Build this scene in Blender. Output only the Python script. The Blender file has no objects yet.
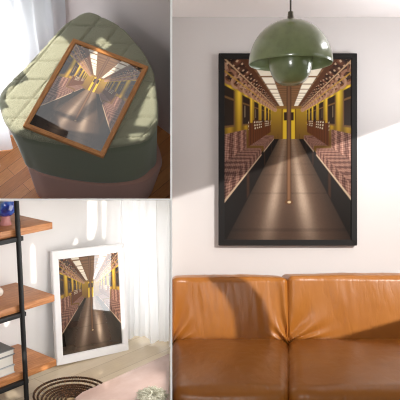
import bpy, bmesh, math, random
import numpy as np
from mathutils import Vector, Matrix, Euler, noise
random.seed(7)
S = bpy.context.scene
C = S.collection
PI = math.pi

# ------------------------------------------------------------------ camera and rays
F, U0, V0 = 700.0, 171.3, 199.5          # focal length and principal point for a 400 x 400 frame
EYE = 1.063                              # eye height over the living room floor
O = Matrix.Translation((0, 0, EYE))      # everything below is laid out from the eye, then lifted

def ray(u, v):
    return Vector(((u - U0) / F, 1.0, (V0 - v) / F))

class Room:
    """a room of its own orientation: columns x, y (away), z (up); origin seen from the eye"""
    def __init__(s, x, y, z, o=(0, 0, 0)):
        s.R = Matrix((x, y, z)).transposed()
        s.o = Vector(o)
        s.M = O @ Matrix.Translation(s.o) @ s.R.to_4x4()
        s.E = Matrix.Translation(s.o) @ s.R.to_4x4()
    def loc(s, p):
        return s.R.transposed() @ (Vector(p) - s.o)
    def on(s, u, v, axis, val):
        """room point where the line of sight through a photo point meets the plane axis = val"""
        d = s.R.transposed() @ ray(u, v); e = s.R.transposed() @ (-s.o)
        t = (val - e[axis]) / d[axis]
        return e + d * t

def ortho(x, y, z):
    z = Vector(z).normalized(); x = Vector(x); x = (x - z * x.dot(z)).normalized()
    return x, z.cross(x), z

LIV = Room((1, 0, 0), (0, 1, 0), (0, 0, 1))
NOOK = Room(*ortho((.6621, .7381, .1301), None, (.0017, -.175, .9846)))
TU = Vector((-.9876, 8.2665, 1.2335)) * .5
POUF = Room(*ortho((1, 0, 0), None, (.096, -.898, .430)), TU)

# ------------------------------------------------------------------ object helpers
def mesh(name, bm, mats, parent=None, M=None, smooth=True):
    me = bpy.data.meshes.new(name)
    bmesh.ops.recalc_face_normals(bm, faces=bm.faces[:])
    bm.to_mesh(me); bm.free()
    o = bpy.data.objects.new(name, me); C.objects.link(o)
    for m in (mats if isinstance(mats, (list, tuple)) else [mats]): me.materials.append(m)
    if smooth:
        me.shade_smooth()
        me.set_sharp_from_angle(angle=math.radians(40))
    if parent is not None: o.parent = parent
    elif M is not None: o.matrix_world = M
    return o

def tag(o, label, cat, group=None, kind=None):
    o['label'] = label; o['category'] = cat
    if group: o['group'] = group
    if kind: o['kind'] = kind
    return o

def thing(name, M, label, cat, group=None):
    o = bpy.data.objects.new(name, None); C.objects.link(o)
    o.empty_display_size = .05; o.matrix_world = M
    return tag(o, label, cat, group)

def struct(name, bm, mat, M, smooth=False):
    o = mesh(name, bm, mat, M=M, smooth=smooth); o['kind'] = 'structure'
    return o

def box(bm, c, s, bevel=0, seg=2):
    r = bmesh.ops.create_cube(bm, size=1, matrix=Matrix.Translation(c) @ Matrix.Diagonal((*s, 1)))
    if bevel:
        ed = list({e for v in r['verts'] for e in v.link_edges})
        bmesh.ops.bevel(bm, geom=ed, offset=bevel, segments=seg, affect='EDGES', profile=.5)

def BX(c, s, bevel=0, seg=2):
    bm = bmesh.new(); box(bm, c, s, bevel, seg); return bm

def tube(bm, pts, r, n=10, closed=False, cap=True):
    pts = [Vector(p) for p in pts]; rings = []; N = len(pts)
    up = Vector((0, 0, 1))
    for i, p in enumerate(pts):
        a = pts[(i - 1) % N] if (closed or i > 0) else p
        b = pts[(i + 1) % N] if (closed or i < N - 1) else p
        t = (b - a).normalized()
        q = up if abs(t.dot(up)) < .95 else Vector((1, 0, 0))
        e1 = t.cross(q).normalized(); e2 = t.cross(e1)
        rr = r[i] if isinstance(r, (list, tuple)) else r
        rings.append([bm.verts.new(p + (e1 * math.cos(2 * PI * k / n) + e2 * math.sin(2 * PI * k / n)) * rr) for k in range(n)])
    M_ = N if closed else N - 1
    for i in range(M_):
        A, B = rings[i], rings[(i + 1) % N]
        for k in range(n): bm.faces.new((A[k], A[(k + 1) % n], B[(k + 1) % n], B[k]))
    if cap and not closed:
        bm.faces.new(rings[0]); bm.faces.new(rings[-1][::-1])

def lathe(prof, n=48, loc=(0, 0, 0)):
    """prof: (radius, z) from one end to the other; radius 0 closes to a point"""
    bm = bmesh.new(); L = Vector(loc); prev = None
    for r, z in prof:
        if r < 1e-6: ring = [bm.verts.new(L + Vector((0, 0, z)))]
        else: ring = [bm.verts.new(L + Vector((r * math.cos(2 * PI * k / n), r * math.sin(2 * PI * k / n), z))) for k in range(n)]
        if prev:
            for k in range(n):
                a, b = prev[k % len(prev)], prev[(k + 1) % len(prev)]
                c, d = ring[(k + 1) % len(ring)], ring[k % len(ring)]
                vs = list(dict.fromkeys((a, b, c, d)))
                if len(vs) >= 3: bm.faces.new(vs)
        prev = ring
    return bm

def prism(pts, z0, z1, bevel=0):
    bm = bmesh.new()
    a = [bm.verts.new((x, y, z0)) for x, y in pts]; b = [bm.verts.new((x, y, z1)) for x, y in pts]
    bm.faces.new(a[::-1]); bm.faces.new(b); n = len(pts)
    for i in range(n): bm.faces.new((a[i], a[(i + 1) % n], b[(i + 1) % n], b[i]))
    if bevel:
        bmesh.ops.bevel(bm, geom=[e for e in bm.edges], offset=bevel, segments=2, affect='EDGES', profile=.5)
    return bm

def cut(bm, E, co, no):
    """trim a mesh (room coordinates, E takes them to the eye's) where it would run through a partition"""
    inv = E.inverted(); p = inv @ Vector(co); n = inv.to_3x3() @ Vector(no)
    g = bm.verts[:] + bm.edges[:] + bm.faces[:]
    r = bmesh.ops.bisect_plane(bm, geom=g, plane_co=p, plane_no=n, clear_outer=True)
    ed = [e for e in r['geom_cut'] if isinstance(e, bmesh.types.BMEdge)]
    if ed: bmesh.ops.holes_fill(bm, edges=ed, sides=0)
    return bm

# ------------------------------------------------------------------ materials
def lin(c):
    c = np.asarray(c, float) / 255
    return np.where(c <= .04045, c / 12.92, ((c + .055) / 1.055) ** 2.4)

class Mat:
    def __init__(s, name, col, rough=.5, **kw):
        s.m = bpy.data.materials.new(name); s.m.use_nodes = True
        s.t = s.m.node_tree; s.b = s.t.nodes['Principled BSDF']
        s.col = (*lin(col), 1)
        s.b.inputs['Base Color'].default_value = s.col
        s.b.inputs['Roughness'].default_value = rough
        for k, v in kw.items(): s.b.inputs[k.replace('_', ' ')].default_value = v
    def n(s, kind, **kw):
        x = s.t.nodes.new(kind)
        for k, v in kw.items():
            if k in x.inputs: x.inputs[k].default_value = v
            else: setattr(x, k, v)
        return x
    def l(s, a, b): s.t.links.new(a, b)
    def coord(s, scale=(1, 1, 1), rot=(0, 0, 0)):
        c = s.n('ShaderNodeTexCoord'); m = s.n('ShaderNodeMapping')
        m.inputs['Scale'].default_value = scale; m.inputs['Rotation'].default_value = rot
        s.l(c.outputs['Object'], m.inputs['Vector']); return m.outputs['Vector']
    def ramp(s, fac, stops):
        r = s.n('ShaderNodeValToRGB'); e = r.color_ramp.elements
        while len(e) < len(stops): e.new(.5)
        for x, (p, c) in zip(e, stops):
            x.position = p; x.color = (*lin(c), 1)
        s.l(fac, r.inputs['Fac']); return r.outputs['Color']
    def noise(s, vec, scale, detail=4, rough=.55):
        x = s.n('ShaderNodeTexNoise', Scale=scale, Detail=detail, Roughness=rough)
        s.l(vec, x.inputs['Vector']); return x.outputs['Fac']
    def bump(s, h, strength=.3, dist=.01, chain=None):
        x = s.n('ShaderNodeBump', Strength=strength, Distance=dist)
        s.l(h, x.inputs['Height'])
        if chain: s.l(chain, x.inputs['Normal'])
        s.l(x.outputs['Normal'], s.b.inputs['Normal']); return x.outputs['Normal']
    def color(s, out): s.l(out, s.b.inputs['Base Color'])

def wood(name, c0, c1, c2, axis='x', scale=1, rough=.45, rot=0):
    m = Mat(name, c1, rough)
    sc = {'x': (1.2, 14, 14), 'y': (14, 1.2, 14)}[axis]
    v = m.coord([k * scale for k in sc], (0, 0, rot))
    f = m.noise(v, 3, 6, .6)
    m.color(m.ramp(f, [(.3, c0), (.5, c1), (.68, c2)]))
    m.bump(f, .15, .002)
    return m.m

def planks(name, c0, c1, c2, gap, width, length, rot=0, rough=.35, grain=1.0):
    m = Mat(name, c1, rough)
    v = m.coord((1, 1, 1), (0, 0, rot))
    b = m.n('ShaderNodeTexBrick', Scale=1.0)
    b.inputs['Mortar Size'].default_value = width * .012
    b.inputs['Brick Width'].default_value = length; b.inputs['Row Height'].default_value = width
    b.inputs['Color1'].default_value = (.2, .2, .2, 1); b.inputs['Color2'].default_value = (.8, .8, .8, 1)
    b.inputs['Mortar'].default_value = (.5, .5, .5, 1); b.inputs['Bias'].default_value = 0
    m.l(v, b.inputs['Vector'])
    mp = m.n('ShaderNodeMapping'); mp.inputs['Scale'].default_value = (2, 26, 1)
    m.l(v, mp.inputs['Vector'])
    nz = m.noise(mp.outputs['Vector'], 4 / max(.2, width * 5), 6, .6)
    mix = m.n('ShaderNodeMath', operation='MULTIPLY_ADD'); mix.inputs[1].default_value = .55 * grain
    m.l(nz, mix.inputs[0])
    sep = m.n('ShaderNodeMath', operation='MULTIPLY'); sep.inputs[1].default_value = .55
    m.l(b.outputs['Color'], sep.inputs[0]); m.l(sep.outputs[0], mix.inputs[2])
    col = m.ramp(mix.outputs[0], [(.2, c0), (.5, c1), (.8, c2)])
    mx = m.n('ShaderNodeMixRGB'); mx.inputs['Color2'].default_value = (*lin(gap), 1)
    m.l(b.outputs['Fac'], mx.inputs['Fac']); m.l(col, mx.inputs['Color1'])
    m.color(mx.outputs['Color'])
    return m.m

def plaster(name, col, bump=.05):
    m = Mat(name, col, .85)
    v = m.coord(); f = m.noise(v, 60, 5); m.bump(f, bump, .004)
    return m.m

def leather():
    m = Mat('tan_leather', (160, 98, 36), .38)
    m.b.inputs['Specular IOR Level'].default_value = .45
    v = m.coord((1, 1, 1))
    f = m.noise(v, 5, 5, .6)
    m.color(m.ramp(f, [(.25, (154, 92, 32)), (.5, (160, 98, 36)), (.75, (166, 104, 42))]))
    g = m.noise(v, 260, 3)
    n1 = m.bump(g, .12, .0015)
    mp = m.coord((7, 2.5, 2.2), (0, .25, .2)); cr = m.noise(mp, 2.2, 3, .5)
    rr = m.ramp(cr, [(.40, (120, 120, 120)), (.5, (0, 0, 0)), (.60, (150, 150, 150))])
    m.bump(rr, .22, .012, n1)
    return m.m

def fabric(name, c0, c1, scale=420, bump=.5, rough=.9):
    m = Mat(name, c1, rough); m.b.inputs['Sheen Weight'].default_value = .15
    v = m.coord(); x = m.n('ShaderNodeTexVoronoi', Scale=scale); m.l(v, x.inputs['Vector'])
    m.color(m.ramp(x.outputs['Distance'], [(.1, c1), (.75, c0)]))
    m.bump(x.outputs['Distance'], bump, .002)
    return m.m

def sheer(name, col, trans=.45):
    m = Mat(name, col, .9)
    tr = m.n('ShaderNodeBsdfTranslucent'); tr.inputs['Color'].default_value = (*lin(col), 1)
    mx = m.n('ShaderNodeMixShader'); mx.inputs['Fac'].default_value = trans
    out = m.t.nodes['Material Output']
    m.l(m.b.outputs[0], mx.inputs[1]); m.l(tr.outputs[0], mx.inputs[2]); m.l(mx.outputs[0], out.inputs['Surface'])
    return m.m

def pendant_enamel(name, col, rough):
    m = Mat(name, col, rough); m.b.inputs['Coat Weight'].default_value = .9; m.b.inputs['Coat Roughness'].default_value = .1
    v = m.coord(); f = m.noise(v, 24, 6, .65)
    c = [np.array(col) * k for k in (.92, 1, 1.06)]
    m.color(m.ramp(f, [(.32, c[0]), (.52, c[1]), (.72, np.minimum(c[2], 255))]))
    m.bump(f, .06, .004)
    return m.m

def solid(name, col, rough=.5, **kw): return Mat(name, col, rough, **kw).m

def print_mat():
    m = Mat('train_print', (128, 128, 128), .35)
    a = m.n('ShaderNodeVertexColor', layer_name='print')
    m.color(a.outputs['Color'])
    m.b.inputs['Specular IOR Level'].default_value = .15
    return m
pm = print_mat(); PRINT = pm.m
pg = print_mat(); pg.m.name = 'train_print_under_glass'; PRINT_GLASS = pg.m
pg.b.inputs['Coat Weight'].default_value = 1.0; pg.b.inputs['Coat Roughness'].default_value = .02
pg.b.inputs['Coat IOR'].default_value = 2.0

WALL_LIV = plaster('warm_white_plaster', (200, 193, 190))
CEIL = plaster('ceiling_white', (244, 238, 236))
WALL_NOOK = plaster('white_plaster', (226, 223, 221))
WALL_POUF = plaster('greige_plaster', (220, 209, 206))
PART = solid('partition_white', (250, 248, 243), .8)
BLACK = solid('black_frame_paint', (22, 18, 16), .6, Specular_IOR_Level=.2)
IRON = solid('black_iron', (12, 11, 11), .6)
WHITE_FRAME = solid('white_lacquer', (240, 238, 238), .35)
OAK = wood('oak_frame_wood', (150, 92, 44), (188, 124, 66), (210, 148, 88), 'y', 4)
OAKX = wood('oak_frame_wood_across', (150, 92, 44), (188, 124, 66), (210, 148, 88), 'x', 4)
BOARD = wood('orange_shelf_wood', (150, 94, 52), (178, 116, 68), (196, 138, 90), 'x', 5)
LEATHER = leather()
LEATHER_EDGE = solid('leather_piping', (128, 78, 40), .5)
DARK = solid('dark_underside', (38, 26, 20), .8)

# ------------------------------------------------------------------ the photographic print of a train carriage
def train_picture(nx, ny):
    """colours of an empty underground carriage seen down its aisle, one per grid point (the print in all three frames)"""
    ss = 3; W, H = nx * ss, ny * ss
    X, Y = np.meshgrid((np.arange(W) + .5) / W * 127, (np.arange(H) + .5) / H * 181)
    dx, dy = X - 64.5, Y - 61.0
    rng = np.random.RandomState(3)
    img = np.zeros((H, W, 3))
    # units: half aisle width = 1, picture distance 127 -> depth z
    FP = 127.0
    def put(mask, col):
        img[mask] = (np.broadcast_to(np.asarray(col, float), img.shape)[mask] if np.ndim(col) < 3 else col[mask])
    def mixc(a, b, t): return np.asarray(a, float) * (1 - t[..., None]) + np.asarray(b, float) * t[..., None]
    ZE = FP / 9.9
    eps = 1e-3
    best = np.full((H, W), 1e9)
    ax = np.abs(dx) + eps; sgn = np.sign(dx)
    def layer(z, ok, col):
        m = ok & (z < best) & (z > 0) & (z <= ZE * 1.001)
        best[m] = z[m]; img[m] = col[m]
    def world(z): return dx * z / FP, -dy * z / FP
    # end wall
    z = np.full((H, W), ZE); x, y = world(z)
    col = mixc((112, 80, 34), (170, 134, 44), np.clip((y + 2) / 3, 0, 1))
    door = (np.abs(x) < .62) & (y < 1.05)
    col[door] = (222, 184, 52)
    col[(np.abs(np.abs(x) - .66) < .06) & (y < 1.1)] = (120, 84, 24)
    win = (np.abs(np.abs(x) - .3) < .2) & (np.abs(y - .35) < .42); col[win] = (58, 40, 26)
    col[np.abs(x) < .04] = (110, 80, 24)
    col[y > 1.12] = (142, 104, 56)
    layer(z, np.ones_like(z, bool), col)
    # floor
    z = np.where(dy > 0, 1.92 * FP / np.maximum(dy, eps), 1e9); x, y = world(z)
    t = np.clip((z - 1.5) / 11, 0, 1)
    col = mixc((78, 60, 50), (138, 110, 86), t ** .8)
    for cx, w, a in ((-.36, .10, .72), (.34, .11, .8)):
        g = a * np.exp(-((x - cx) / (w + .05)) ** 2) * np.clip(1.15 - np.abs(dy - 75) / 62, 0, 1)
        col = col + (np.array((196, 172, 150)) - col) * np.clip(g, 0, 1)[..., None]
    col *= (1 - .35 * np.clip((np.abs(x) - .62) / .4, 0, 1))[..., None]
    seam = (np.abs((z * .9) % 1 - .5) > .47); col[seam] *= .9
    col *= (1 + .07 * rng.randn(H, W))[..., None]
    layer(z, np.abs(x) < 1.0, col)
    # shade under the seats
    z1 = np.where(dy > 0, 1.92 * FP / np.maximum(dy, eps), 1e9); x, y = world(z1)
    layer(z1, (np.abs(x) >= 1.0) & (np.abs(x) < 1.6), np.full((H, W, 3), (34, 26, 20.)))
    # seat cushions: front edge, then top
    def moquette(a, b):
        w = np.sin(a * 15 + .5 * np.sin(b * 22)); s = np.sin(a * 46 + b * 30) * np.sin(b * 34 - a * 8)
        c = np.array((122, 84, 70.)) + (np.clip(w * 1.6, -1, 1) * 26)[..., None] * np.array((1, .9, .8))
        return c + (np.where(s > .35, 30, np.where(s < -.4, -26, 0)))[..., None]
    seat = lambda zz: (zz < 4.75) | ((zz > 5.2) & (zz < 8.6))
    z = 1.02 * FP / ax; x, y = world(z)
    c = moquette(z * 1.2, y * 2.0) * .95
    c[np.abs(y + 1.30) < .03] = (196, 168, 140)
    layer(z, (y < -1.05) & (y > -1.32) & seat(z), c)
    c2 = np.full((H, W, 3), (62, 40, 26.)); layer(z, (y < -1.32) & (y > -1.92) & (np.abs((z % 2.2) - 1) < .10), c2)
    z = np.where(dy > 0, 1.05 * FP / np.maximum(dy, eps), 1e9); x, y = world(z)
    layer(z, (np.abs(x) >= 1.02) & (np.abs(x) < 1.62) & seat(z), moquette(z * 1.3, x * 2.4))
    # seat backs
    z = 1.6 * FP / ax; x, y = world(z)
    bk = np.abs(((z * 1.9) % 1) - .5); c = moquette(z * .8, y * 1.6)
    c = c * (1.15 - .9 * np.clip(bk - .3, 0, 1))[..., None]
    layer(z, (y < -.36) & (y > -1.2) & (z < 4.8), c)
    # brown screens between the seat bays, their tops pierced with bright dots
    z = 1.5 * FP / ax; x, y = world(z)
    c = np.full((H, W, 3), (96, 54, 27.)); c *= (1 + .14 * np.sin(z * 16))[..., None]
    dots = (np.sin(z * 15 + y * 6) > .35) & (np.sin(y * 46) > .1) & (y > -.42) & (y < .0) & ((z % 2.4) > .7)
    c[dots] = (240, 226, 196)
    top = -.02 - .10 * ((z % 2.4) < .5)
    layer(z, (z > 4.75) & (z < 10.6) & (y < top) & (y > -1.0), c)
    # yellow side walls with dark windows
    z = 1.7 * FP / ax; x, y = world(z)
    ph = (z * .62 + .14) % 1
    c = mixc((150, 114, 30), (212, 174, 56), np.clip((y + .5) / 1.4, 0, 1))
    c *= (1 + .18 * np.sin(z * 9))[..., None]
    pill = ph > .64
    wn = (~pill) & (y > -.22) & (y < .92)
    edge = (np.abs(ph - .03) < .03) | (np.abs(ph - .61) < .03)
    c[wn] = (54, 38, 26)
    fr = wn & (edge | (np.abs(y - .62) < .03) | (y < -.16)); c[fr] = (128, 92, 52)
    gl = wn & (np.abs(ph - .2) < .025) & (y > .1) & (y < .55); c[gl] = (150, 128, 100)
    c[(y > .98)] = (184, 142, 40)
    c[(y > 1.08)] = (120, 72, 40)
    layer(z, (y > -.4) & (y < 1.14), c)
    # cove above the windows, strap handles and rails in front of it
    d0 = (1.7, 1.14); d1 = (1.15, 1.42)
    A = d1[1] - d0[1]; B = d0[0] - d1[0]                # A*x + B*y = k
    k = A * d0[0] + B * d0[1]
    den = A * ax + B * (-dy); z = np.where(den > eps, k * FP / np.maximum(den, eps), 1e9); x, y = world(z)
    c = mixc((58, 36, 26), (104, 66, 48), (.5 + .5 * np.sin(z * 17)))
    c *= (1 + .25 * np.sin(z * 9 + y * 31))[..., None]
    c[(np.sin(z * 26 + y * 40) > .55) & (np.sin(y * 75 - z * 9) > .35)] = (214, 178, 146)
    layer(z, (np.abs(x) <= 1.7) & (np.abs(x) >= 1.12) & (y > 0), c)
    # ceiling with its two rows of light panels
    z = np.where(dy < 0, 1.42 * FP / np.maximum(-dy, eps), 1e9); x, y = world(z)
    c = np.full((H, W, 3), (126, 92, 64.)); c *= (1 + .12 * np.sin(z * 14))[..., None]
    c[np.abs(x) > .98] = (98, 62, 42)
    lamp = (np.abs(np.abs(x) - .72) < .19) & (((z * 1.15 + .1) % 1) < .82); c[lamp] = (250, 238, 216)
    layer(z, (np.abs(x) < 1.16) & (y > 0), c)
    # hanging straps: loops along a rail on both sides
    dist = np.full((H, W), 1e9)
    for s in (-1, 1):
        for i in range(26):
            zz = 2.05 + i * .42
            if zz > ZE: break
            sc = FP / zz; hx = s * 1.34 * sc; hy = -.98 * sc; r = .135 * sc
            d = np.abs(np.hypot((dx - hx), (dy - hy) * .9) - r)
            m = (d < max(.03 * sc, .35)) & (zz < best); img[m] = (188, 146, 118) if i % 2 else (164, 118, 94)
            m = (np.abs(dx - hx) < .02 * sc) & (dy < hy - r) & (dy > hy - r - .25 * sc) & (zz < best); img[m] = (120, 78, 56)
        for (rx, ry, cc) in ((1.30, 1.24, (206, 168, 130)), (1.52, 1.16, (196, 150, 60))):
            den = s * dx
            z = rx * FP / np.maximum(den, eps); yy = -dy * z / FP
            m = (den > 0) & (np.abs(yy - ry) < .022) & (z < ZE); img[m] = cc
    # the pole in the middle of the aisle, standing near the viewer
    m = (np.abs(dx) < 2.3) & (dy < 82); pole = (.55 + .45 * np.cos(dx / 2.3 * 1.5))[..., None] * np.array((128, 92, 66.))
    m2 = m & (dy > -61); img[m2] = pole[m2]
    m = (np.hypot(dx, (dy - 82) * 1.6) < 4.0) & (dy > 79); img[m] = (96, 66, 44)
    m = (np.hypot(dx - .4, (dy - 82) * 1.6) < 1.8); img[m] = (206, 178, 140)
    img *= (1 - .22 * np.clip(np.hypot(dx / 64, (dy - 20) / 110) - .55, 0, 1))[..., None]
    img = np.clip((img - 10) * .97, 0, 255)
    L = lin(img).reshape(ny, ss, nx, ss, 3).mean((1, 3))
    return L

NX, NY = 200, 285
PIC = train_picture(NX, NY)
def print_mesh(w, h, mat):
    me = bpy.data.meshes.new('print')
    gx, gy = np.meshgrid(np.linspace(-w / 2, w / 2, NX), np.linspace(h / 2, -h / 2, NY))
    co = np.stack([gx, gy, np.zeros_like(gx)], -1).reshape(-1, 3)
    idx = np.arange(NX * NY).reshape(NY, NX)
    q = np.stack([idx[1:, :-1], idx[1:, 1:], idx[:-1, 1:], idx[:-1, :-1]], -1).reshape(-1, 4)
    me.from_pydata(co.tolist(), [], q.tolist())
    a = me.color_attributes.new('print', 'FLOAT_COLOR', 'POINT')
    rgba = np.ones((NX * NY, 4), np.float32); rgba[:, :3] = PIC.reshape(-1, 3)
    a.data.foreach_set('color', rgba.ravel())
    me.materials.append(mat); me.update()
    return me

def framed_print(name, M, w, h, bx, by, depth, mats, pmat, label, rebate=.006):
    """faces +z; origin at the middle of the bottom edge's back is not needed: origin = centre of the back"""
    root = thing(name, M, label, 'picture frame', 'framed train prints')
    def rail(k):
        bm = bmesh.new()
        def quad(poly):
            a = [bm.verts.new((x, y, 0)) for x, y in poly]; b = [bm.verts.new((x, y, depth)) for x, y in poly]
            bm.faces.new(a[::-1]); bm.faces.new(b)
            for i in range(4): bm.faces.new((a[i], a[(i + 1) % 4], b[(i + 1) % 4], b[i]))
        X, Y = w / 2, h / 2; x, y = X - bx, Y - by
        quad(([(-X, -Y), (X, -Y), (x, -y), (-x, -y)], [(-x, y), (x, y), (X, Y), (-X, Y)],
              [(-X, -Y), (-x, -y), (-x, y), (-X, Y)], [(x, -y), (X, -Y), (X, Y), (x, y)])[k])
        bmesh.ops.bevel(bm, geom=bm.edges[:], offset=min(.002, depth * .08), segments=2, affect='EDGES')
        return bm
    for k in range(4): mesh('frame_rail' if k < 2 else 'frame_stile', rail(k), mats[k // 2], root)
    mesh('backing_board', BX((0, 0, .004), (w - bx, h - by, .005)), DARK, root, smooth=False)
    p = bpy.data.objects.new('print', print_mesh(w - 2 * bx + .002, h - 2 * by + .002, pmat)); C.objects.link(p)
    p.parent = root; p.location = (0, 0, depth - rebate)
    p['label'] = 'photographic print of an empty train carriage with yellow walls and patterned seats'
    return root

def basis(x, y, z, c):
    M = Matrix((x, y, z)).transposed().to_4x4(); M.translation = Vector(c); return O @ M

# ================================================================== the partitions between the three rooms
T = .0050; Y0 = 1.75
bm = BX((0, (Y0 + 5.3) / 2, .35), (T, 5.3 - Y0, 3.2))
struct('wall_partition', bm, PART, O)
bm = prism([(-2.0, Y0), (-T / 2, Y0), (-T / 2, 3.0), (-.95, 2.1), (-2.0, 1.75 + .02)], -T * .45, T * .45)
struct('ceiling_nook', bm, PART, O)

# ================================================================== ROOM ON THE RIGHT: sofa, framed print, pendant
YW = 3.55                                    # the wall behind the sofa
XR = 2.3
FLOOR = -EYE
ZC = (V0 - 17) / F * YW
struct('wall_back', BX(((XR) / 2 + T / 2, YW + .04, (FLOOR + ZC) / 2), (XR, .08, ZC - FLOOR + .1)), WALL_LIV, O)
struct('ceiling', BX((XR / 2 + T / 2, 2.6, ZC + .03), (XR, 1.9, .06)), CEIL, O)
struct('floor', BX((XR / 2 + T / 2, 2.4, FLOOR - .02), (XR, 2.5, .04)),
       planks('living_floor', (120, 86, 60), (150, 110, 78), (170, 130, 96), (70, 48, 34), .12, 1.2), O)

def at(u, v, y): return ray(u, v) * y
p0 = at(218.8, 245.6, YW - .03); p1 = at(357.2, 53.2, YW - .03)
w, h = p1.x - p0.x, p1.z - p0.z
framed_print('picture_frame', basis((1, 0, 0), (0, 0, 1), (0, -1, 0), ((p0.x + p1.x) / 2, YW - .001, (p0.z + p1.z) / 2)),
             w, h, w * .042, w * .042, .03, (BLACK, BLACK), PRINT,
             'black framed print of a train carriage hanging on the wall above the sofa')

# ---- pendant lamp
GREEN = pendant_enamel('sage_enamel', (118, 129, 86), .3)
GREEN_IN = pendant_enamel('sage_enamel_inside', (138, 152, 104), .4)
DP = 2.6
cp = at(290.6, 63.5, DP); RP = 41.6 / F * DP
root = thing('pendant_lamp', O @ Matrix.Translation(cp), 'sage green domed pendant lamp with a small bowl shade hanging before the black frame', 'lamp')
HD = RP * 1.06
prof = []
n = 26
for i in range(n + 1):
    a = PI / 2 * (1 - i / n)
    prof.append((max(.012, RP * math.cos(a)), HD * math.sin(a)))
inner = [(r * .982, z * .982) for r, z in prof[::-1]]
inner[0] = (RP - .004, 0.0)
bm = lathe(prof + [(RP - .002, -.003)] + inner, 72)
mesh('upper_shade', bm, [GREEN, GREEN_IN], root)
o = [c for c in root.children if c.name.startswith('upper_shade')][0]
for f in o.data.polygons:
    c = f.center; nrm = f.normal
    if nrm.dot(Vector((c.x, c.y, c.z + .02))) < 0: f.material_index = 1
RB = RP * .53
prof = []
for i in range(n + 1):
    a = PI / 2 * i / n
    prof.append((RB * max(0, math.cos(a)) ** .72, .024 - (RB * .86 + .036) * math.sin(a) ** .95))
prof[-1] = (0, prof[-1][1])
pin = [(max(0, r - .003), z + .003) for r, z in prof[::-1]]; pin[0] = (0, pin[0][1])
mesh('lower_shade', lathe(prof + pin, 64), GREEN, root)
mesh('shade_stem', lathe([(.012, HD), (.012, -RB * .5), (0, -RB * .5)], 16), GREEN_IN, root)
mesh('cap', lathe([(0, HD + .03), (.010, HD + .028), (.012, HD + .004), (.02, HD - .003), (.0, HD - .004)], 24), solid('lamp_cap_metal', (96, 92, 80), .4, Metallic=.8), root)
zt = ZC - cp.z
bm = bmesh.new(); tube(bm, [(0, 0, HD + .02), (0, 0, zt)], .0034, 10)
mesh('cord', bm, solid('grey_cord', (84, 80, 72), .7), root)
mesh('ceiling_rose', lathe([(0, zt), (.05, zt), (.05, zt - .018), (.0, zt - .022)], 32), GREEN, root)

# ---- sofa
def cushion(dim, r, puff, cuts, seed, wr=.004, folds=0):
    """a soft box centred on its middle; puff bulges every face, wr wrinkles it"""
    bm = bmesh.new()
    bmesh.ops.create_cube(bm, size=2)
    bmesh.ops.subdivide_edges(bm, edges=bm.edges[:], cuts=cuts, use_grid_fill=True)
    hx, hy, hz = [d / 2 for d in dim]
    for v in bm.verts:
        c = v.co.copy()
        p = Vector((c.x * hx, c.y * hy, c.z * hz))
        # keep more vertices near the rims
        q = Vector((max(-hx + r, min(hx - r, p.x)), max(-hy + r, min(hy - r, p.y)), max(-hz + r, min(hz - r, p.z))))
        d = p - q
        if d.length > 1e-7: p = q + d.normalized() * r
        b = Vector((1 - abs(c.x) ** 2.2, 1 - abs(c.y) ** 2.2, 1 - abs(c.z) ** 2.2))
        p += Vector((c.x * b.y * b.z, c.y * b.x * b.z, c.z * b.x * b.y)) * puff
        e = max(abs(c.x), abs(c.z)) ** 6
        nz = noise.noise(Vector((p.x * 9 + seed, p.y * 5, p.z * 3.2)))
        nf = noise.noise(Vector((p.x * 26 + seed, p.y * 14, p.z * 7)))
        ridge = 1 - abs(nf) * 2
        p += Vector((c.x, c.y, c.z)).normalized() * (nz * wr + ridge * wr * .5 * e)
        if folds:                                           # upright creases, and a fan of them running out of the side seams
            m_ = max(0, noise.noise(Vector((p.x * 3.1 + seed * 2, 0, p.z * 2))) + .25)
            up_ = math.exp(-((c.z - .25) / .6) ** 2)
            p.y -= folds * m_ * up_ * (noise.noise(Vector((p.x * 34 + p.z * 4 + seed, p.z * 2.4, 1))) ) * (1 if c.y < 0 else 0)
            for sx in (-1, 1):
                ex = math.exp(-((1 - sx * c.x) / .22) ** 2); an = math.atan2(c.z + .9, (1.06 - sx * c.x))
                p.y -= folds * .7 * ex * math.sin(an * 17 + seed) * (1 if c.y < 0 else 0)
        v.co = p
    return bm

YB = 3.25                                   # front of the back cushions at their foot
zseat = (V0 - 338) / F * YB                 # where back and seat cushions meet
YF = 2.42                                   # front of the seat
ztop = at(288, 277, YB + .06).z
xsp = at(288.5, 310, YB).x
sofa = thing('sofa', O @ Matrix.Translation((.9, (YB + YF) / 2, FLOOR)), 'tan leather sofa with two back cushions under the framed print', 'sofa')
so = Vector((.9, (YB + YF) / 2, FLOOR))
def addp(name, bm, mat, c, rot=(0, 0, 0)):
    o = mesh(name, bm, mat, sofa); o.location = Vector(c) - so; o.rotation_euler = rot; return o
XE = 1.62
wl = xsp - .006; wr_ = XE - xsp
hb = ztop - zseat
x0 = T / 2 + .002
for nm, xa, xb, sd, dz in (('back_cushion', x0, xsp - .0015, 1.3, 0), ('back_cushion', xsp + .0015, XE, 7.7, .008)):
    bm = cushion((xb - xa, .22, hb + .06), .022, .010, 90, sd, .003, .016)
    addp(nm, bm, LEATHER, ((xa + xb) / 2, YB + .12, zseat + (hb + .06) / 2 - .066 + dz), (-.06, 0, 0))
hs = .20
SPLAY = xsp / YB
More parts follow.
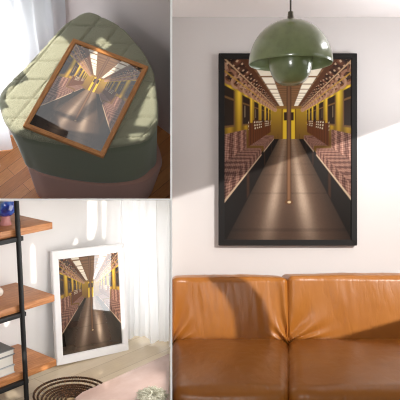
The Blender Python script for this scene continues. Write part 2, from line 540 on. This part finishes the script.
for nm, xa, xb, sd in (('seat_cushion', x0, xsp - .0015, 3.1), ('seat_cushion', xsp + .0015, XE, 11.2)):
    bm = cushion((xb - xa, YB + .06 - YF, hs), .04, .012, 44, sd, .004)
    ym = (YB + .06 + YF) / 2
    for v in bm.verts:                                      # the seam between the seats splays towards the front
        k = (v.co.x / (xb - xa) + .5) if xa < .1 else (.5 - v.co.x / (xb - xa))
        v.co.x += (v.co.y + ym - YB) * SPLAY * max(0, min(1, k))
    addp(nm, bm, LEATHER, ((xa + xb) / 2, (YB + .06 + YF) / 2, zseat - hs / 2 - .008))
    bm = bmesh.new()
    sx = (YF - YB) * SPLAY; xl, xr = (xa, xb + sx) if xa < .1 else (xa + sx, xb)
    tube(bm, [(xl + .03, YF + .006, zseat - .078), ((xl + xr) / 2, YF - .013, zseat - .076), (xr - .03, YF + .006, zseat - .078)], .004, 8)
    addp('piping', bm, LEATHER_EDGE, so * 1.0)
bm = BX(((x0 + XE) / 2, (YF + YW) / 2 + .02, zseat - hs - .08), (XE - x0, YW - YF - .10, .14), .02)
addp('base', bm, LEATHER, so)
bm = BX(((x0 + XE) / 2, YW - .045, zseat + hb / 2 - .12), (XE - x0, .07, hb + .22), .02)
addp('back_frame', bm, LEATHER, so)
bm = cushion((.2, YW - YF - .02, .50), .05, .008, 20, 5, .002)
addp('armrest', bm, LEATHER, (XE + .10, (YF + YW) / 2, zseat - .06))
for x, y in ((.08, YF + .12), (XE, YF + .12), (.08, YW - .12), (XE, YW - .12)):
    b = zseat - hs - .15 - FLOOR
    addp('leg', lathe([(0, b), (.024, b), (.018, 0), (0, 0)], 16), IRON, (x, y, FLOOR))

# ================================================================== LOWER LEFT: nook with shelf and white frame
E = NOOK.E; M = NOOK.M
ZF = -1.04; YWN = 1.955
XCUT = ((-T / 2, 0, 0), (1, 0, 0))
ZCUT = ((0, 0, -T * .45), (0, 0, 1))
bm = BX((1.3, YWN + .03, -.5), (3.0, .06, 1.6))
cut(bm, E, *XCUT); cut(bm, E, *ZCUT)
struct('wall_nook', bm, WALL_NOOK, M)
bm = BX((1.2, 1.55, ZF - .02), (2.6, .9, .04))
cut(bm, E, *XCUT)
struct('floor_nook', bm, planks('pale_floor', (186, 166, 138), (202, 184, 156), (216, 200, 174), (160, 136, 104), .085, 1.4, 0, .35), M)

# ---- white frame leaning in the corner
Rl = ((.8243, .5624, .0642), (-.0378, -.0585, .9976), (.5648, -.8248, -.0270))
cf = Vector((-.981, 8.6429, -1.2771)) * .3
dpt = .022
wl_, hl_ = .30, .414
framed_print('picture_frame', basis(*Rl, cf - Vector(Rl[2]) * dpt), wl_, hl_, .025, .031, dpt, (WHITE_FRAME, WHITE_FRAME), PRINT_GLASS,
             'white framed print of a train carriage leaning on the floor beside the curtain', .008)

# ---- shelf unit
XS, YSF, YSB = 1.392, 1.736, 1.945
zs = (-.464, -.7056, -.929); th = .0225
root = thing('shelf_unit', M @ Matrix.Translation((1.1, 1.84, ZF)), 'open shelf unit of orange wooden boards on a black iron post', 'shelf')
ro = Vector((1.1, 1.84, ZF))
def sh(name, bm, mat, at_=None):
    o = mesh(name, bm, mat, root); o.location = (Vector(at_) if at_ else Vector((0, 0, 0))) - (ro if at_ else ro * 1.0); return o
XL = .78
for z in zs:
    sh('board', BX(((XL + XS) / 2, (YSF + YSB) / 2, z - th / 2), (XS - XL, YSB - YSF, th), .0015), BOARD)
    bm = bmesh.new(); box(bm, ((XL + 1.268) / 2, YSF - .004, z - th - .007), (1.268 - XL, .018, .014), .001)
    box(bm, (1.253, (YSF + YSB) / 2 - .01, z - th - .007), (.016, YSB - YSF, .013), .001)
    sh('bracket', bm, IRON)
for x in (1.253, .84):
    bm = bmesh.new(); tube(bm, [(x - (.0 if x < 1 else .006), YSF - .011, -.30), (x + (.0 if x < 1 else .006), YSF - .011, ZF)], .0078, 14)
    cut(bm, E, (0, 0, -.004), (0, 0, 1))
    sh('post', bm, IRON)

# ---- things on the shelf
def vase_mat():
    m = Mat('blue_glazed_glass', (40, 60, 130), .08); m.b.inputs['Coat Weight'].default_value = 1
    v = m.coord((1, 1, 1)); f = m.noise(v, 22, 3, .5)
    m.color(m.ramp(f, [(.3, (28, 26, 62)), (.42, (34, 58, 150)), (.5, (70, 116, 190)), (.58, (128, 134, 140)), (.68, (86, 48, 100))]))
    return m.m
vz = NOOK.on(5, 205, 1, 1.815)
R_ = .0385
root = thing('vase', M @ Matrix.Translation((vz.x, vz.y, zs[0])), 'round glossy blue and grey vase on the upper shelf board', 'vase')
zc = vz.z - zs[0]
prof = [(0, zc - R_ * .99)] + [(R_ * math.sin(PI * i / 28), zc - R_ * math.cos(PI * i / 28)) for i in range(1, 28)]
bm = lathe(prof + [(0, zc + R_)], 48)
cut(bm, E @ Matrix.Translation((vz.x, vz.y, zs[0])), (0, 0, -.006), (0, 0, 1))     # its flat mouth is just under the ceiling
mesh('body', bm, vase_mat(), root)
fz = zc - R_ * .95
mesh('foot', lathe([(0, 0.0), (.018, 0), (.019, .003), (.014, fz * .6), (.016, fz + .003), (0, fz + .003)], 32), solid('rose_foot', (196, 132, 128), .3), root)

lump = NOOK.on(-1.5, 296, 2, zs[1])
bm = lathe([(0, 0), (.010, .001), (.0155, .008), (.0165, .015), (.013, .023), (.006, .028), (0, .029)], 24)
tag(mesh('ornament', bm, solid('white_ceramic', (238, 228, 216), .4), M=M @ Matrix.Translation((lump.x, lump.y, zs[1]))), 'small white rounded ornament on the middle shelf board', 'ornament')

def book(z, xr, yf, length, depth, thick, cover, pages, label, rot):
    root = thing('book', M @ Matrix.Translation((xr, yf, z)) @ Matrix.Rotation(rot, 4, 'Z'), label, 'book', 'books on the lowest shelf board')
    bm = bmesh.new()
    box(bm, (-length / 2, depth / 2, thick - .0012), (length, depth, .0024), .0006); box(bm, (-length / 2, depth / 2, .0012), (length, depth, .0024), .0006)
    box(bm, (-length / 2, depth - .0012, thick / 2), (length, .0024, thick), .0006)
    mesh('cover', bm, cover, root)
    mesh('page_block', BX((-length / 2 - .001, depth / 2 - .001, thick / 2), (length - .006, depth - .006, thick - .0046)), pages, root, smooth=False)
c1 = solid('grey_cloth_cover', (150, 150, 150), .8); c2 = solid('pale_grey_cover', (186, 186, 184), .7); c3 = solid('dark_grey_cover', (120, 118, 116), .7)
pg_ = solid('paper', (214, 208, 198), .9)
bk = NOOK.on(15.5, 372.3, 2, zs[2])
book(zs[2] + .0005, bk.x, bk.y, .20, .16, .026, c2, pg_, 'pale grey book at the bottom of the small stack', 0)
book(zs[2] + .0270, bk.x - .002, bk.y + .001, .20, .158, .034, c1, pg_, 'thickest grey book, in the middle of the small stack', .01)
book(zs[2] + .0615, bk.x + .001, bk.y + .0, .19, .155, .019, c3, pg_, 'thin dark grey book on top of the small stack', -.01)

# ---- sheer curtain at the right of the nook
def curtain(path, z0, z1, amp, waves, nx_, nz_, seed, flare=.3):
    """path: list of (x, y) the heading runs along; folds swing across it"""
    bm = bmesh.new(); P = [Vector((*p, 0)) for p in path]
    seg = [(P[i + 1] - P[i]).length for i in range(len(P) - 1)]; L = sum(seg); grid = []
    for j in range(nz_ + 1):
        z = z0 + (z1 - z0) * j / nz_; row = []; k = 1 - j / nz_
        for i in range(nx_ + 1):
            s = i / nx_ * L; t = s
            for a, sl in enumerate(seg):
                if t <= sl + 1e-9 or a == len(seg) - 1:
                    p = P[a].lerp(P[a + 1], t / sl); d = (P[a + 1] - P[a]).normalized(); break
                t -= sl
            nrm = Vector((-d.y, d.x, 0))
            ph = 2 * PI * waves * i / nx_
            wob = noise.noise(Vector((i / nx_ * waves * 1.3 + seed, k * 1.2, 0)))
            a_ = amp * (.7 + flare * k + .6 * wob)
            off = a_ * (math.sin(ph + wob * 1.6) + .28 * math.sin(2.3 * ph + seed + k))
            row.append(bm.verts.new(p + nrm * off + d * (a_ * .5 * math.cos(ph * 1 + k)) + Vector((0, 0, z + (.010 * math.sin(ph * .5 + seed) if j == 0 else 0)))))
        grid.append(row)
    for j in range(nz_):
        for i in range(nx_): bm.faces.new((grid[j][i], grid[j][i + 1], grid[j + 1][i + 1], grid[j + 1][i]))
    return bm
SHEER = sheer('white_sheer', (248, 248, 248), .4)
bm = curtain([(1.868, 1.925), (1.905, 1.80), (1.925, 1.66)], ZF + .016, -.05, .014, 5.2, 150, 50, 2.0)
cut(bm, E, (-.006, 0, 0), (1, 0, 0)); cut(bm, E, (0, 0, -.004), (0, 0, 1))
o = mesh('curtain', bm, SHEER, M=M); tag(o, 'white sheer curtain falling to the pale floor beside the white frame', 'curtain')

# ---- woven mat on the floor
def wicker():
    m = Mat('dark_wicker', (70, 42, 22), .6)
    v = m.coord(); f = m.noise(v, 160, 3); m.color(m.ramp(f, [(.3, (34, 20, 11)), (.5, (70, 43, 23)), (.7, (120, 82, 50))])); return m.m
WK = wicker(); WK2 = solid('pale_wicker', (206, 180, 142), .7)
bc = NOOK.on(71, 396.5, 2, ZF + .02)
root = thing('woven_basket', M @ Matrix.Translation((bc.x, bc.y, ZF)), 'round dark brown coiled wicker basket tray on the pale floor', 'basket')
RBK = .118
for k in range(9):
    r = RBK - .0125 * k; z = .012 + (.020 if k == 0 else .014 if k == 1 else max(.0, .009 - .002 * k))
    if r < .012: break
    bm = bmesh.new(); nseg = max(24, int(r * 700)); strands = 3
    for s in range(strands):
        pts = []
        for i in range(nseg * 2):
            a = 2 * PI * i / (nseg * 2); tw = a * round(r * 260) / 1 + s * 2 * PI / strands
            rr = r + .0021 * math.cos(tw); pts.append((rr * math.cos(a), rr * math.sin(a), z + .0024 * math.sin(tw)))
        tube(bm, pts, .0020, 5, closed=True)
    mesh('coil', bm, WK, root)
bm = bmesh.new()
for k in range(30):
    a = 2 * PI * k / 30
    tube(bm, [(.012 * math.cos(a), .012 * math.sin(a), .008), (.08 * math.cos(a), .08 * math.sin(a), .006), (.118 * math.cos(a), .118 * math.sin(a), .026)], .0019, 5)
mesh('spoke_frame', bm, WK2, root)
mesh('base_disc', lathe([(0, 0), (.104, 0), (.104, .004), (0, .004)], 48), WK2, root)

# ---- low pink table cutting across the corner of the view
ZT = -.94
tm = Mat('pink_stone', (204, 176, 164), .22); v = tm.coord((1, 1.6, 1)); f = tm.noise(v, 5, 5, .6)
tm.color(tm.ramp(f, [(.3, (168, 138, 126)), (.55, (184, 156, 144)), (.75, (200, 176, 164))])); PINK = tm.m
root = thing('side_table', M @ Matrix.Translation((1.4, 1.4, ZF)), 'low pink stone topped table in front of the basket', 'table')
to = Vector((1.4, 1.4, ZF))
pts = [(1.235, 1.46), (1.262, 1.495), (1.30, 1.508), (1.80, 1.512), (1.80, 1.21), (1.235, 1.21)]
bm = prism(pts, ZT - .022, ZT, 0); cut(bm, E, (-.006, 0, 0), (1, 0, 0))
bmesh.ops.bevel(bm, geom=bm.edges[:], offset=.003, segments=2, affect='EDGES')
o = mesh('tabletop', bm, PINK, root); o.location = -to
for x, y in ((1.27, 1.45), (1.27, 1.25), (1.36, 1.25), (1.62, 1.48)):
    bm = bmesh.new(); tube(bm, [(x, y, ZF), (x, y, ZT - .02)], .009, 12)
    o = mesh('leg', bm, IRON, root); o.location = -to

# ---- pale ribbed ornament on that table
oc = NOOK.on(152, 398, 2, ZT + .006)
fm = Mat('grey_green_fibre', (176, 172, 152), .85); v = fm.coord(); f = fm.noise(v, 220, 3)
fm.color(fm.ramp(f, [(.3, (120, 116, 96)), (.5, (172, 168, 146)), (.7, (214, 210, 194))])); FIB = fm.m
root = thing('dried_flower_head', M @ Matrix.Translation((oc.x, oc.y, ZT + .001)), 'pale grey-green round tuft of radiating fibres on the pink table', 'ornament')
RO = .046
mesh('core', lathe([(0, 0), (RO * .8, 0), (RO * .92, .010), (RO * .7, .022), (0, .028)], 32), FIB, root)
bm = bmesh.new(); rng = random.Random(4)
for k in range(420):
    a = rng.random() * 2 * PI; e = math.asin(rng.random()); L = RO * (.85 + .22 * rng.random())
    d = Vector((math.cos(a) * math.cos(e), math.sin(a) * math.cos(e), math.sin(e) * .66)); s = d * L * .35
    b = a + .35; tip = d * L + Vector((math.cos(b), math.sin(b), 0)) * .004; z = Vector((0, 0, .005))
    tube(bm, [s + z, (s + d * L) * .5 + Vector((0, 0, .004)) + z, tip + z], [.0012, .0010, .0004], 4)
o = mesh('fibres', bm, FIB, root); o['kind'] = 'stuff'

# ================================================================== UPPER LEFT: quilted ottoman in a window corner
E = POUF.E; M = POUF.M
ZFU = -1.0; ZTOP = -.026
CA = POUF.on(3, 157, 2, ZFU)                      # foot of the curtain at the photo's left
CC = POUF.on(54 + .207 * 58, 58, 2, ZFU)          # the corner
CB = POUF.on(168, 133, 2, ZFU)
d = (CC - CA); d.z = 0; d.normalize()
e = (CB - CC); e.z = 0; e.normalize()
pA = CA - d * .9; pB = CC + e * 1.6
XU = ((-T / 2, 0, 0), (1, 0, 0)); ZU = ((0, 0, -.25), (0, 0, -1))
def wallstrip(p, q, n, z0, z1, th_=.05):
    return prism([(p.x, p.y), (q.x, q.y), (q.x + n.x * th_, q.y + n.y * th_), (p.x + n.x * th_, p.y + n.y * th_)], z0, z1)
nb = Vector((-e.y, e.x, 0)); nd = Vector((-d.y, d.x, 0))
if nb.dot(Vector((0, 1, 0))) < 0: nb = -nb
if nd.dot(Vector((-1, 0, 0))) < 0: nd = -nd
bm = wallstrip(CC, pB, nb, ZFU - .05, .5); cut(bm, E, *XU)
struct('wall_corner', bm, WALL_POUF, M)
ps, qs = CC + nd * .05, CA + nd * .05
bm = wallstrip(CC + nd * .06 - d * .02, CC + nd * .06 + d * .2, nd, ZFU - .05, .5, .04)
struct('wall_window', bm, WALL_POUF, M)
g0 = POUF.on(0, 174, 2, ZFU); g1 = POUF.on(14, 163.5, 2, ZFU)
ang = math.atan2((g1 - g0).y, (g1 - g0).x)
bm = prism([(-1.3, -.8), (1.6, -.8), (1.6, 1.3), (-1.3, 1.3)], ZFU - .03, ZFU); cut(bm, E, *XU); cut(bm, E, *ZU)
struct('floor_corner', bm, planks('red_brown_floor', (136, 82, 44), (184, 120, 68), (220, 158, 100), (52, 28, 18), .085, .8, -ang, .3), M)

OT = [(4, 87), (25, 66), (40, 50), (60, 28), (70, 19.5), (80.5, 13), (90, 11), (102, 15.5), (121, 25.6), (135, 40), (145, 53), (153.5, 70), (157, 90), (158.5, 110), (157.5, 124), (150, 136), (135, 142), (100, 146), (60, 142), (20, 134), (6, 123), (0, 108), (-1, 97)]
P = [POUF.on(u, v, 2, ZTOP - .012).to_2d() for u, v in OT]
def smooth_loop(P, n):
    """closed Catmull-Rom through P, resampled evenly"""
    out = []; N = len(P)
    for i in range(N):
        a, b, c, dd = P[i - 1], P[i], P[(i + 1) % N], P[(i + 2) % N]
        for k in range(12):
            t = k / 12
            out.append(.5 * ((2 * b) + (c - a) * t + (2 * a - 5 * b + 4 * c - dd) * t * t + (3 * b - a - 3 * c + dd) * t ** 3))
    acc = [0]
    for i in range(len(out)): acc.append(acc[-1] + (out[(i + 1) % len(out)] - out[i]).length)
    res = []; j = 0
    for k in range(n):
        s = acc[-1] * k / n
        while acc[j + 1] < s: j += 1
        t = (s - acc[j]) / max(1e-9, acc[j + 1] - acc[j]); res.append(out[j].lerp(out[(j + 1) % len(out)], t))
    return res
NL = 240
LOOP = smooth_loop(P, NL)
cen = sum(LOOP, Vector((0, 0))) / NL
q1 = (POUF.on(40, 80, 2, ZTOP) - POUF.on(7, 119, 2, ZTOP)).to_2d().normalized()
q2 = (POUF.on(60, 68, 2, ZTOP) - POUF.on(25, 68, 2, ZTOP)).to_2d().normalized()
n1_ = Vector((-q1.y, q1.x)); n2_ = Vector((-q2.y, q2.x))
def groove(p):
    o_ = 0
    for nn, ph in ((n1_, .03), (n2_, .01)):
        t = (p.dot(nn) / .135 + ph) % 1; dd = min(t, 1 - t) * .135
        o_ = max(o_, math.exp(-(dd / .0055) ** 2))
    return o_
def inset(p, k):                         # rim radius by ring
    return cen + (p - cen) * k
RIM = .035
root = thing('ottoman', M @ Matrix.Translation((cen.x, cen.y, ZFU)), 'sage green ottoman with a quilted top on a pink base in the window corner', 'ottoman')
oo = Vector((cen.x, cen.y, ZFU))
def V3(p, z): return Vector((p.x, p.y, z)) - oo
bm = bmesh.new(); rings = []
Rm = sum((p - cen).length for p in LOOP) / NL
K = 62
for k in range(K + 1):
    s = k / K
    if s < .86: sc = s / .86 * (1 - RIM / Rm); zr = 0
    else:
        a = (s - .86) / .14 * PI / 2; sc = 1 - RIM / Rm * (1 - math.sin(a)); zr = -RIM * (1 - math.cos(a))
    row = []
    if k == 0: rings.append([bm.verts.new(V3(cen, ZTOP))]); continue
    for p in LOOP:
        q = inset(p, sc); g = groove(q)
        row.append(bm.verts.new(V3(q, ZTOP + zr - .011 * g + .003 * noise.noise(Vector((q.x * 8, q.y * 8, 0))) - .003)))
    rings.append(row)
rings.append([bm.verts.new(V3(p, ZTOP - RIM - .006)) for p in LOOP])
for k in range(len(rings) - 1):
    A, B = rings[k], rings[k + 1]
    for i in range(NL):
        if len(A) == 1: bm.faces.new((A[0], B[i], B[(i + 1) % NL]))
        else: bm.faces.new((A[i], B[i], B[(i + 1) % NL], A[(i + 1) % NL]))
QUILT = fabric('sage_boucle', (126, 126, 104), (176, 175, 152), 300, .6)
o = mesh('quilted_top', bm, QUILT, root)
def polar(loop, n=360):
    """radius of a star-shaped loop about cen, by angle"""
    out = []
    for k in range(n):
        t = 2 * PI * k / n; d = Vector((math.cos(t), math.sin(t))); best = 0
        for i in range(len(loop)):
            a = loop[i] - cen; b = loop[(i + 1) % len(loop)] - cen; e_ = b - a
            den = d.x * e_.y - d.y * e_.x
            if abs(den) < 1e-12: continue
            r = (a.x * e_.y - a.y * e_.x) / den; u = (a.x * d.y - a.y * d.x) / den
            if -1e-6 <= u <= 1.000001 and r > best: best = r
        out.append(best)
    return out
def loft(levels):
    """levels: (radii by angle, factor, z) stacked into a closed drum"""
    bm = bmesh.new(); prev = None
    for rad, k, z in levels:
        n = len(rad)
        row = [bm.verts.new(V3(cen + Vector((math.cos(2 * PI * i / n), math.sin(2 * PI * i / n))) * rad[i] * k, z)) for i in range(n)]
        if prev:
            for i in range(n): bm.faces.new((prev[i], row[i], row[(i + 1) % n], prev[(i + 1) % n]))
        else: bm.faces.new(row)
        prev = row
    bm.faces.new(prev[::-1]); return bm
def mixr(a, b, t): return [x * (1 - t) + y * t for x, y in zip(a, b)]
ZG = -.53
R_TOP = polar(LOOP)
back = [p for p in (cen + (q - cen) * .93 for q in LOOP[::12]) if p.y > cen.y + .06]
def ring_from(px, z, bk_):
    pts = [POUF.on(u, v, 2, z).to_2d() for u, v in px] + bk_
    pts.sort(key=lambda p: math.atan2((p - cen).y, (p - cen).x)); return polar(smooth_loop(pts, 240))
R_LOW = ring_from([(24, 161), (35, 171.5), (47, 176), (62, 179.5), (80, 182.5), (100, 184.5), (120, 184), (138, 180.5), (150, 172), (157, 158)], ZG, back)
R_PINK = ring_from([(26, 160), (35, 172), (50, 178), (80, 183.5), (110, 186), (140, 183), (155, 174), (162.5, 156)], ZG, [p + Vector((.015, -.01)) for p in back])
SIDE = Mat('sage_velvet', (116, 122, 100), .7); SIDE.b.inputs['Sheen Weight'].default_value = .3
mesh('upholstered_side', loft([(R_TOP, .975, ZTOP - RIM - .004), (R_TOP, .988, ZTOP - RIM - .012)] + [(mixr(R_TOP, R_LOW, t), .99, (ZTOP - RIM - .012) * (1 - t) + ZG * t) for t in (.15, .3, .5, .7, .85, .95)] + [(R_LOW, .985, ZG + .010), (R_LOW, .96, ZG)]), SIDE.m, root)
PK = Mat('dusty_pink_velvet', (190, 146, 134), .8); PK.b.inputs['Sheen Weight'].default_value = .3
mesh('pink_base', loft([(R_PINK, .95, ZG - .001), (R_PINK, .985, ZG - .006), (R_PINK, .995, ZG - .03), (R_PINK, .93, ZFU + .03), (R_PINK, .92, ZFU + .006), (R_PINK, .90, ZFU + .0005)]), PK.m, root)

# ---- oak frame lying on the ottoman
Ru = (Vector((.929, -.075, -.362)), Vector((.358, .434, .827)), Vector((.096, -.898, .430)))
cu = TU.copy()
framed_print('picture_frame', basis(*Ru, cu - Ru[2] * .024), .50, .69, .0275, .0275, .024, (OAKX, OAK), PRINT_GLASS,
             'oak framed print of a train carriage lying on the green ottoman', .008)

# ---- sheer curtain on the window side
SHEER_U = sheer('window_sheer', (242, 243, 246), .65)
def curtain_top(u, v):
    r_ = POUF.R.transposed() @ ray(u, v); e_ = POUF.R.transposed() @ (-POUF.o)
    return e_.z + r_.z * ((CA - e_).dot(nd) / r_.dot(nd))
zct = max(curtain_top(0, -6), curtain_top(55, -6)) + .03
path = [(CC - d * .01 + nd * .012), CC - d * .45 + nd * .02, pA + nd * .0]
bm = curtain([(p.x, p.y) for p in path], ZFU + .01, zct, .040, 11, 260, 30, 5.0)
o = mesh('curtain', bm, SHEER_U, M=M); tag(o, 'bright sheer curtain hanging at the window behind the green ottoman', 'curtain')

# ================================================================== light
def aim(o, target):
    o.rotation_euler = (Vector(target) - o.location).to_track_quat('-Z', 'Y').to_euler()
def spot(name, loc, target, power, size_deg, radius, col=(1, .95, .86)):
    l = bpy.data.lights.new(name, 'SPOT'); l.energy = power; l.spot_size = math.radians(size_deg); l.spot_blend = .05
    l.shadow_soft_size = radius; l.color = col
    o = bpy.data.objects.new(name, l); C.objects.link(o); o.location = Vector(loc) + Vector((0, 0, EYE)); aim(o, Vector(target) + Vector((0, 0, EYE))); o.visible_camera = False
    return o
def area(name, loc, target, power, sx, sy, col=(1, 1, 1)):
    l = bpy.data.lights.new(name, 'AREA'); l.shape = 'RECTANGLE'; l.size = sx; l.size_y = sy; l.energy = power; l.color = col
    o = bpy.data.objects.new(name, l); C.objects.link(o); o.location = Vector(loc) + Vector((0, 0, EYE)); aim(o, Vector(target) + Vector((0, 0, EYE))); o.visible_camera = False
    return o
def sun_mask(name, src, target, frac, half, holes, mat):
    """an unseen mask added to shape the sunlight, with openings cut in it; holes are outlines of the sunlit
    patches (points seen from the eye), carried back towards the sun onto the mask"""
    src, target = Vector(src), Vector(target); ax_ = (target - src).normalized(); c = src + (target - src) * frac
    x = ax_.cross(Vector((0, 0, 1))).normalized(); y = x.cross(ax_)
    cu = bpy.data.curves.new(name, 'CURVE'); cu.dimensions = '2D'; cu.fill_mode = 'BOTH'; cu.extrude = .002
    def poly(pts):
        s = cu.splines.new('POLY'); s.points.add(len(pts) - 1); s.use_cyclic_u = True
        for q, p in zip(s.points, pts): q.co = (p[0], p[1], 0, 1)
    poly([(-half, -half), (half, -half), (half, half), (-half, half)])
    for hl in holes:
        pts = []
        for p in hl:
            dv = Vector(p) - src; t = (c - src).dot(ax_) / dv.dot(ax_); q = src + dv * t - c
            pts.append((q.dot(x), q.dot(y)))
        poly(pts)
    o = bpy.data.objects.new(name, cu); C.objects.link(o)
    Mx = Matrix((x, y, -ax_)).transposed().to_4x4(); Mx.translation = c; o.matrix_world = O @ Mx
    cu.materials.append(mat); o['kind'] = 'structure'
    return o
MASK_MAT = solid('sun_mask_grey', (150, 140, 130), .8)  # colour of the added, unseen sun masks

w = bpy.data.worlds.new('World'); S.world = w; w.use_nodes = True
bg = w.node_tree.nodes['Background']; bg.inputs[0].default_value = (1.0, .99, .985, 1); bg.inputs[1].default_value = .10
area('front_fill', (0, -.08, .02), (0, 2.5, 0), 20, .3, .3, (1, 1, 1))  # added soft fill behind the camera, whitens the partition edges

# -- right room: low sun from a window on the right
SR = (2.5, .35, 1.25)
wy = YW - .002
cy = YB - .012
holes_r = [[at(150, 206, wy), at(357, 138, wy), at(470, 98, wy), at(470, 262, wy), at(402, 319, cy), at(338, 337, cy), at(274, 338, cy), at(272, 320, cy), at(266, 296, cy), at(250, 276, cy), at(238, 263, cy),
            at(226, 262, cy), at(214, 276, cy), at(228, 292, cy), at(236, 312, cy), at(238, 337, cy), at(150, 337, cy)]]
area('pendant_highlight_fill', (1.16, 2.68, .88), (.44, 2.6, .55), 1.5, .4, .12)  # added small light that puts a highlight on the pendant dome
spot('sun_through_living_window', SR, at(280, 260, YW), 800, 42, .006, (1, .98, .945))
sun_mask('sun_mask_living', SR, at(280, 260, YW), .35, .72, holes_r, MASK_MAT)  # added unseen mask, shapes the sunlit band on wall and sofa
area('living_window_light', (2.1, 2.0, .7), (.6, 2.75, .3), 4.5, 1.0, .9, (1, .99, .98))
area('ceiling_fill', (1.3, 2.95, .45), (.6, 3.38, .925), 6, .6, .3, (.95, .98, 1))  # added fill aimed upwards to brighten the ceiling

# -- nook: sun through the gaps of the curtains
SN = (.3, -.8, -.05)
def nfr(u, v): return NOOK.R @ NOOK.on(u, v, 1, YSF)
def nw(u, v): return NOOK.R @ NOOK.on(u, v, 1, YWN - .001)
def nf(u, v): return NOOK.R @ NOOK.on(u, v, 2, ZF)
def nb_(u, v, z): return NOOK.R @ NOOK.on(u, v, 2, z)
holes_n = [
    [nw(87.5, 200.6), nw(97, 200.6), nw(97, 226), nw(93, 240), nw(87.5, 240)],
    [nw(102, 200.6), nw(106.5, 200.6), nw(105.5, 238), nw(102.5, 238)],
    [nw(72.5, 245), nw(75.5, 238), nw(77.5, 239), nw(77.5, 245)],
    [nw(30.5, 248), nw(33, 243.5), nw(35, 248), nw(36, 283), nw(31.5, 283)],
    [nb_(17, 347, zs[2]), nb_(22, 346, zs[2]), nb_(46, 356, zs[2]), nb_(18, 357, zs[2])],
    [nfr(41, 367.5), nfr(47, 365), nfr(48.5, 370), nfr(42, 373)],
    [nf(98, 374), nf(101, 369), nf(103, 374), nf(100, 385)],
    [nf(113, 363.5), nf(115, 362), nf(125, 365.5), nf(122, 366.5)],
    [nw(3, 322), nw(8, 316), nw(10, 322), nw(6, 328)],
    [nf(4, 392), nf(13, 389), nf(22, 396), nf(8, 399)],
]
def fr(a, b):    # a point on the leaning frame's face, a across, b up, in frame halves
    return cf + Vector(Rl[0]) * (a * wl_ / 2) + Vector(Rl[1]) * (b * hl_ / 2)
holes_n.append([fr(.22, .93), fr(.90, .93), fr(.90, -.55), fr(.72, -.62), fr(.62, -.3), fr(.5, .05), fr(.28, .3)])
holes_n.append([fr(.12, -.62), fr(.18, .05), fr(.3, -.1), fr(.26, -.5), fr(.2, -.78)])
bl = NOOK.R @ Vector((1.985, 1.85, -.6))
area('window_behind_curtain', bl, NOOK.R @ Vector((1.0, 1.72, -.6)), 1.05, .22, .8, (1, 1, 1))
o = area('print_glare_fill', (-.0035, 2.495, -.305), (-1, 2.495, -.305), .42, .078, .34, (1, 1, 1)); o.rotation_euler = (PI / 2, 0, PI / 2)  # added source of the glare on the leaning print
spot('sun_through_curtain_gap', SN, (-.38, 2.6, -.35), 700, 40, .0012, (1, .95, .86))
sun_mask('sun_mask_nook', SN, (-.38, 2.6, -.35), .16, .34, holes_n, MASK_MAT)  # added unseen mask, cuts the nook sun into stripes and patches
area('nook_window_light', (-.015, 2.02, -.30), (-1, 2.02, -.34), 2.5, .42, .5, (1, 1, 1)).rotation_euler = (PI / 2, 0, -PI / 2 + PI)

# -- window corner: sun over the curtain from the left
def pt(u, v, z=ZTOP): return POUF.E @ POUF.on(u, v, 2, z)
SU = POUF.E @ Vector((-1.7, .6, 3.0))
holes_u = [
    [pt(-6, 90), pt(20, 66), pt(50, 34), pt(62, 36), pt(72, 46), pt(58, 62), pt(44, 88), pt(26, 128), pt(4, 132), pt(-8, 112)],
    [pt(95, 42), pt(101, 37), pt(112, 44), pt(104, 49)],
    [pt(150, 84), pt(160, 88), pt(160, 116), pt(147, 126), pt(134, 125), pt(142, 106)],
    [pt(128, 134), pt(158, 131), pt(150, 144), pt(130, 148)],
    [pt(62, 74, 0), pt(98, 48, 0), pt(118, 60, 0), pt(104, 88, 0), pt(84, 106, 0), pt(76, 116, 0), pt(52, 108, 0)],
    [pt(56, 114, 0), pt(78, 122, 0), pt(108, 100, 0), pt(122, 92, 0), pt(104, 134, 0), pt(60, 128, 0)],
    [pt(-30, 168, ZFU), pt(22, 168, ZFU), pt(30, 184, ZFU), pt(36, 204, ZFU), pt(-30, 204, ZFU)],
]
spot('sun_over_window_sheer', SU, POUF.E @ Vector((-.05, .1, -.1)), 900, 34, .008, (1, .94, .84))
sun_mask('sun_mask_corner', SU, POUF.E @ Vector((-.05, .1, -.1)), .45, .66, holes_u, MASK_MAT)  # added unseen mask, shapes the sun patches on ottoman, print and floor
area('corner_fill', POUF.E @ Vector((-.42, .8, 2.3)), POUF.E @ Vector((0, .1, 0)), 13, 1.7, 2.5, (1, .98, .97))  # added overhead fill, lifts the wall and hazes the print's glass
wl0 = POUF.E @ Vector((-1.0, .45, -.2))
area('corner_window_light', wl0, POUF.E @ Vector((-.2, .1, -.1)), 17, .9, .7, (.96, .98, 1))

# ================================================================== camera and view
cam = bpy.data.cameras.new('Camera'); co = bpy.data.objects.new('Camera', cam); C.objects.link(co)
co.location = (0, 0, EYE); co.rotation_euler = (PI / 2, 0, 0)
cam.sensor_fit = 'HORIZONTAL'; cam.sensor_width = 36; cam.lens = 36 * F / 400
cam.shift_x = (200 - U0) / 400; cam.shift_y = -(200 - V0) / 400
cam.clip_start = .05; cam.clip_end = 50
S.camera = co
S.view_settings.view_transform = 'Standard'; S.view_settings.look = 'None'
S.view_settings.exposure = 0; S.view_settings.gamma = 1; S.view_settings.use_curve_mapping = False
S.cycles.filter_width = 1.1
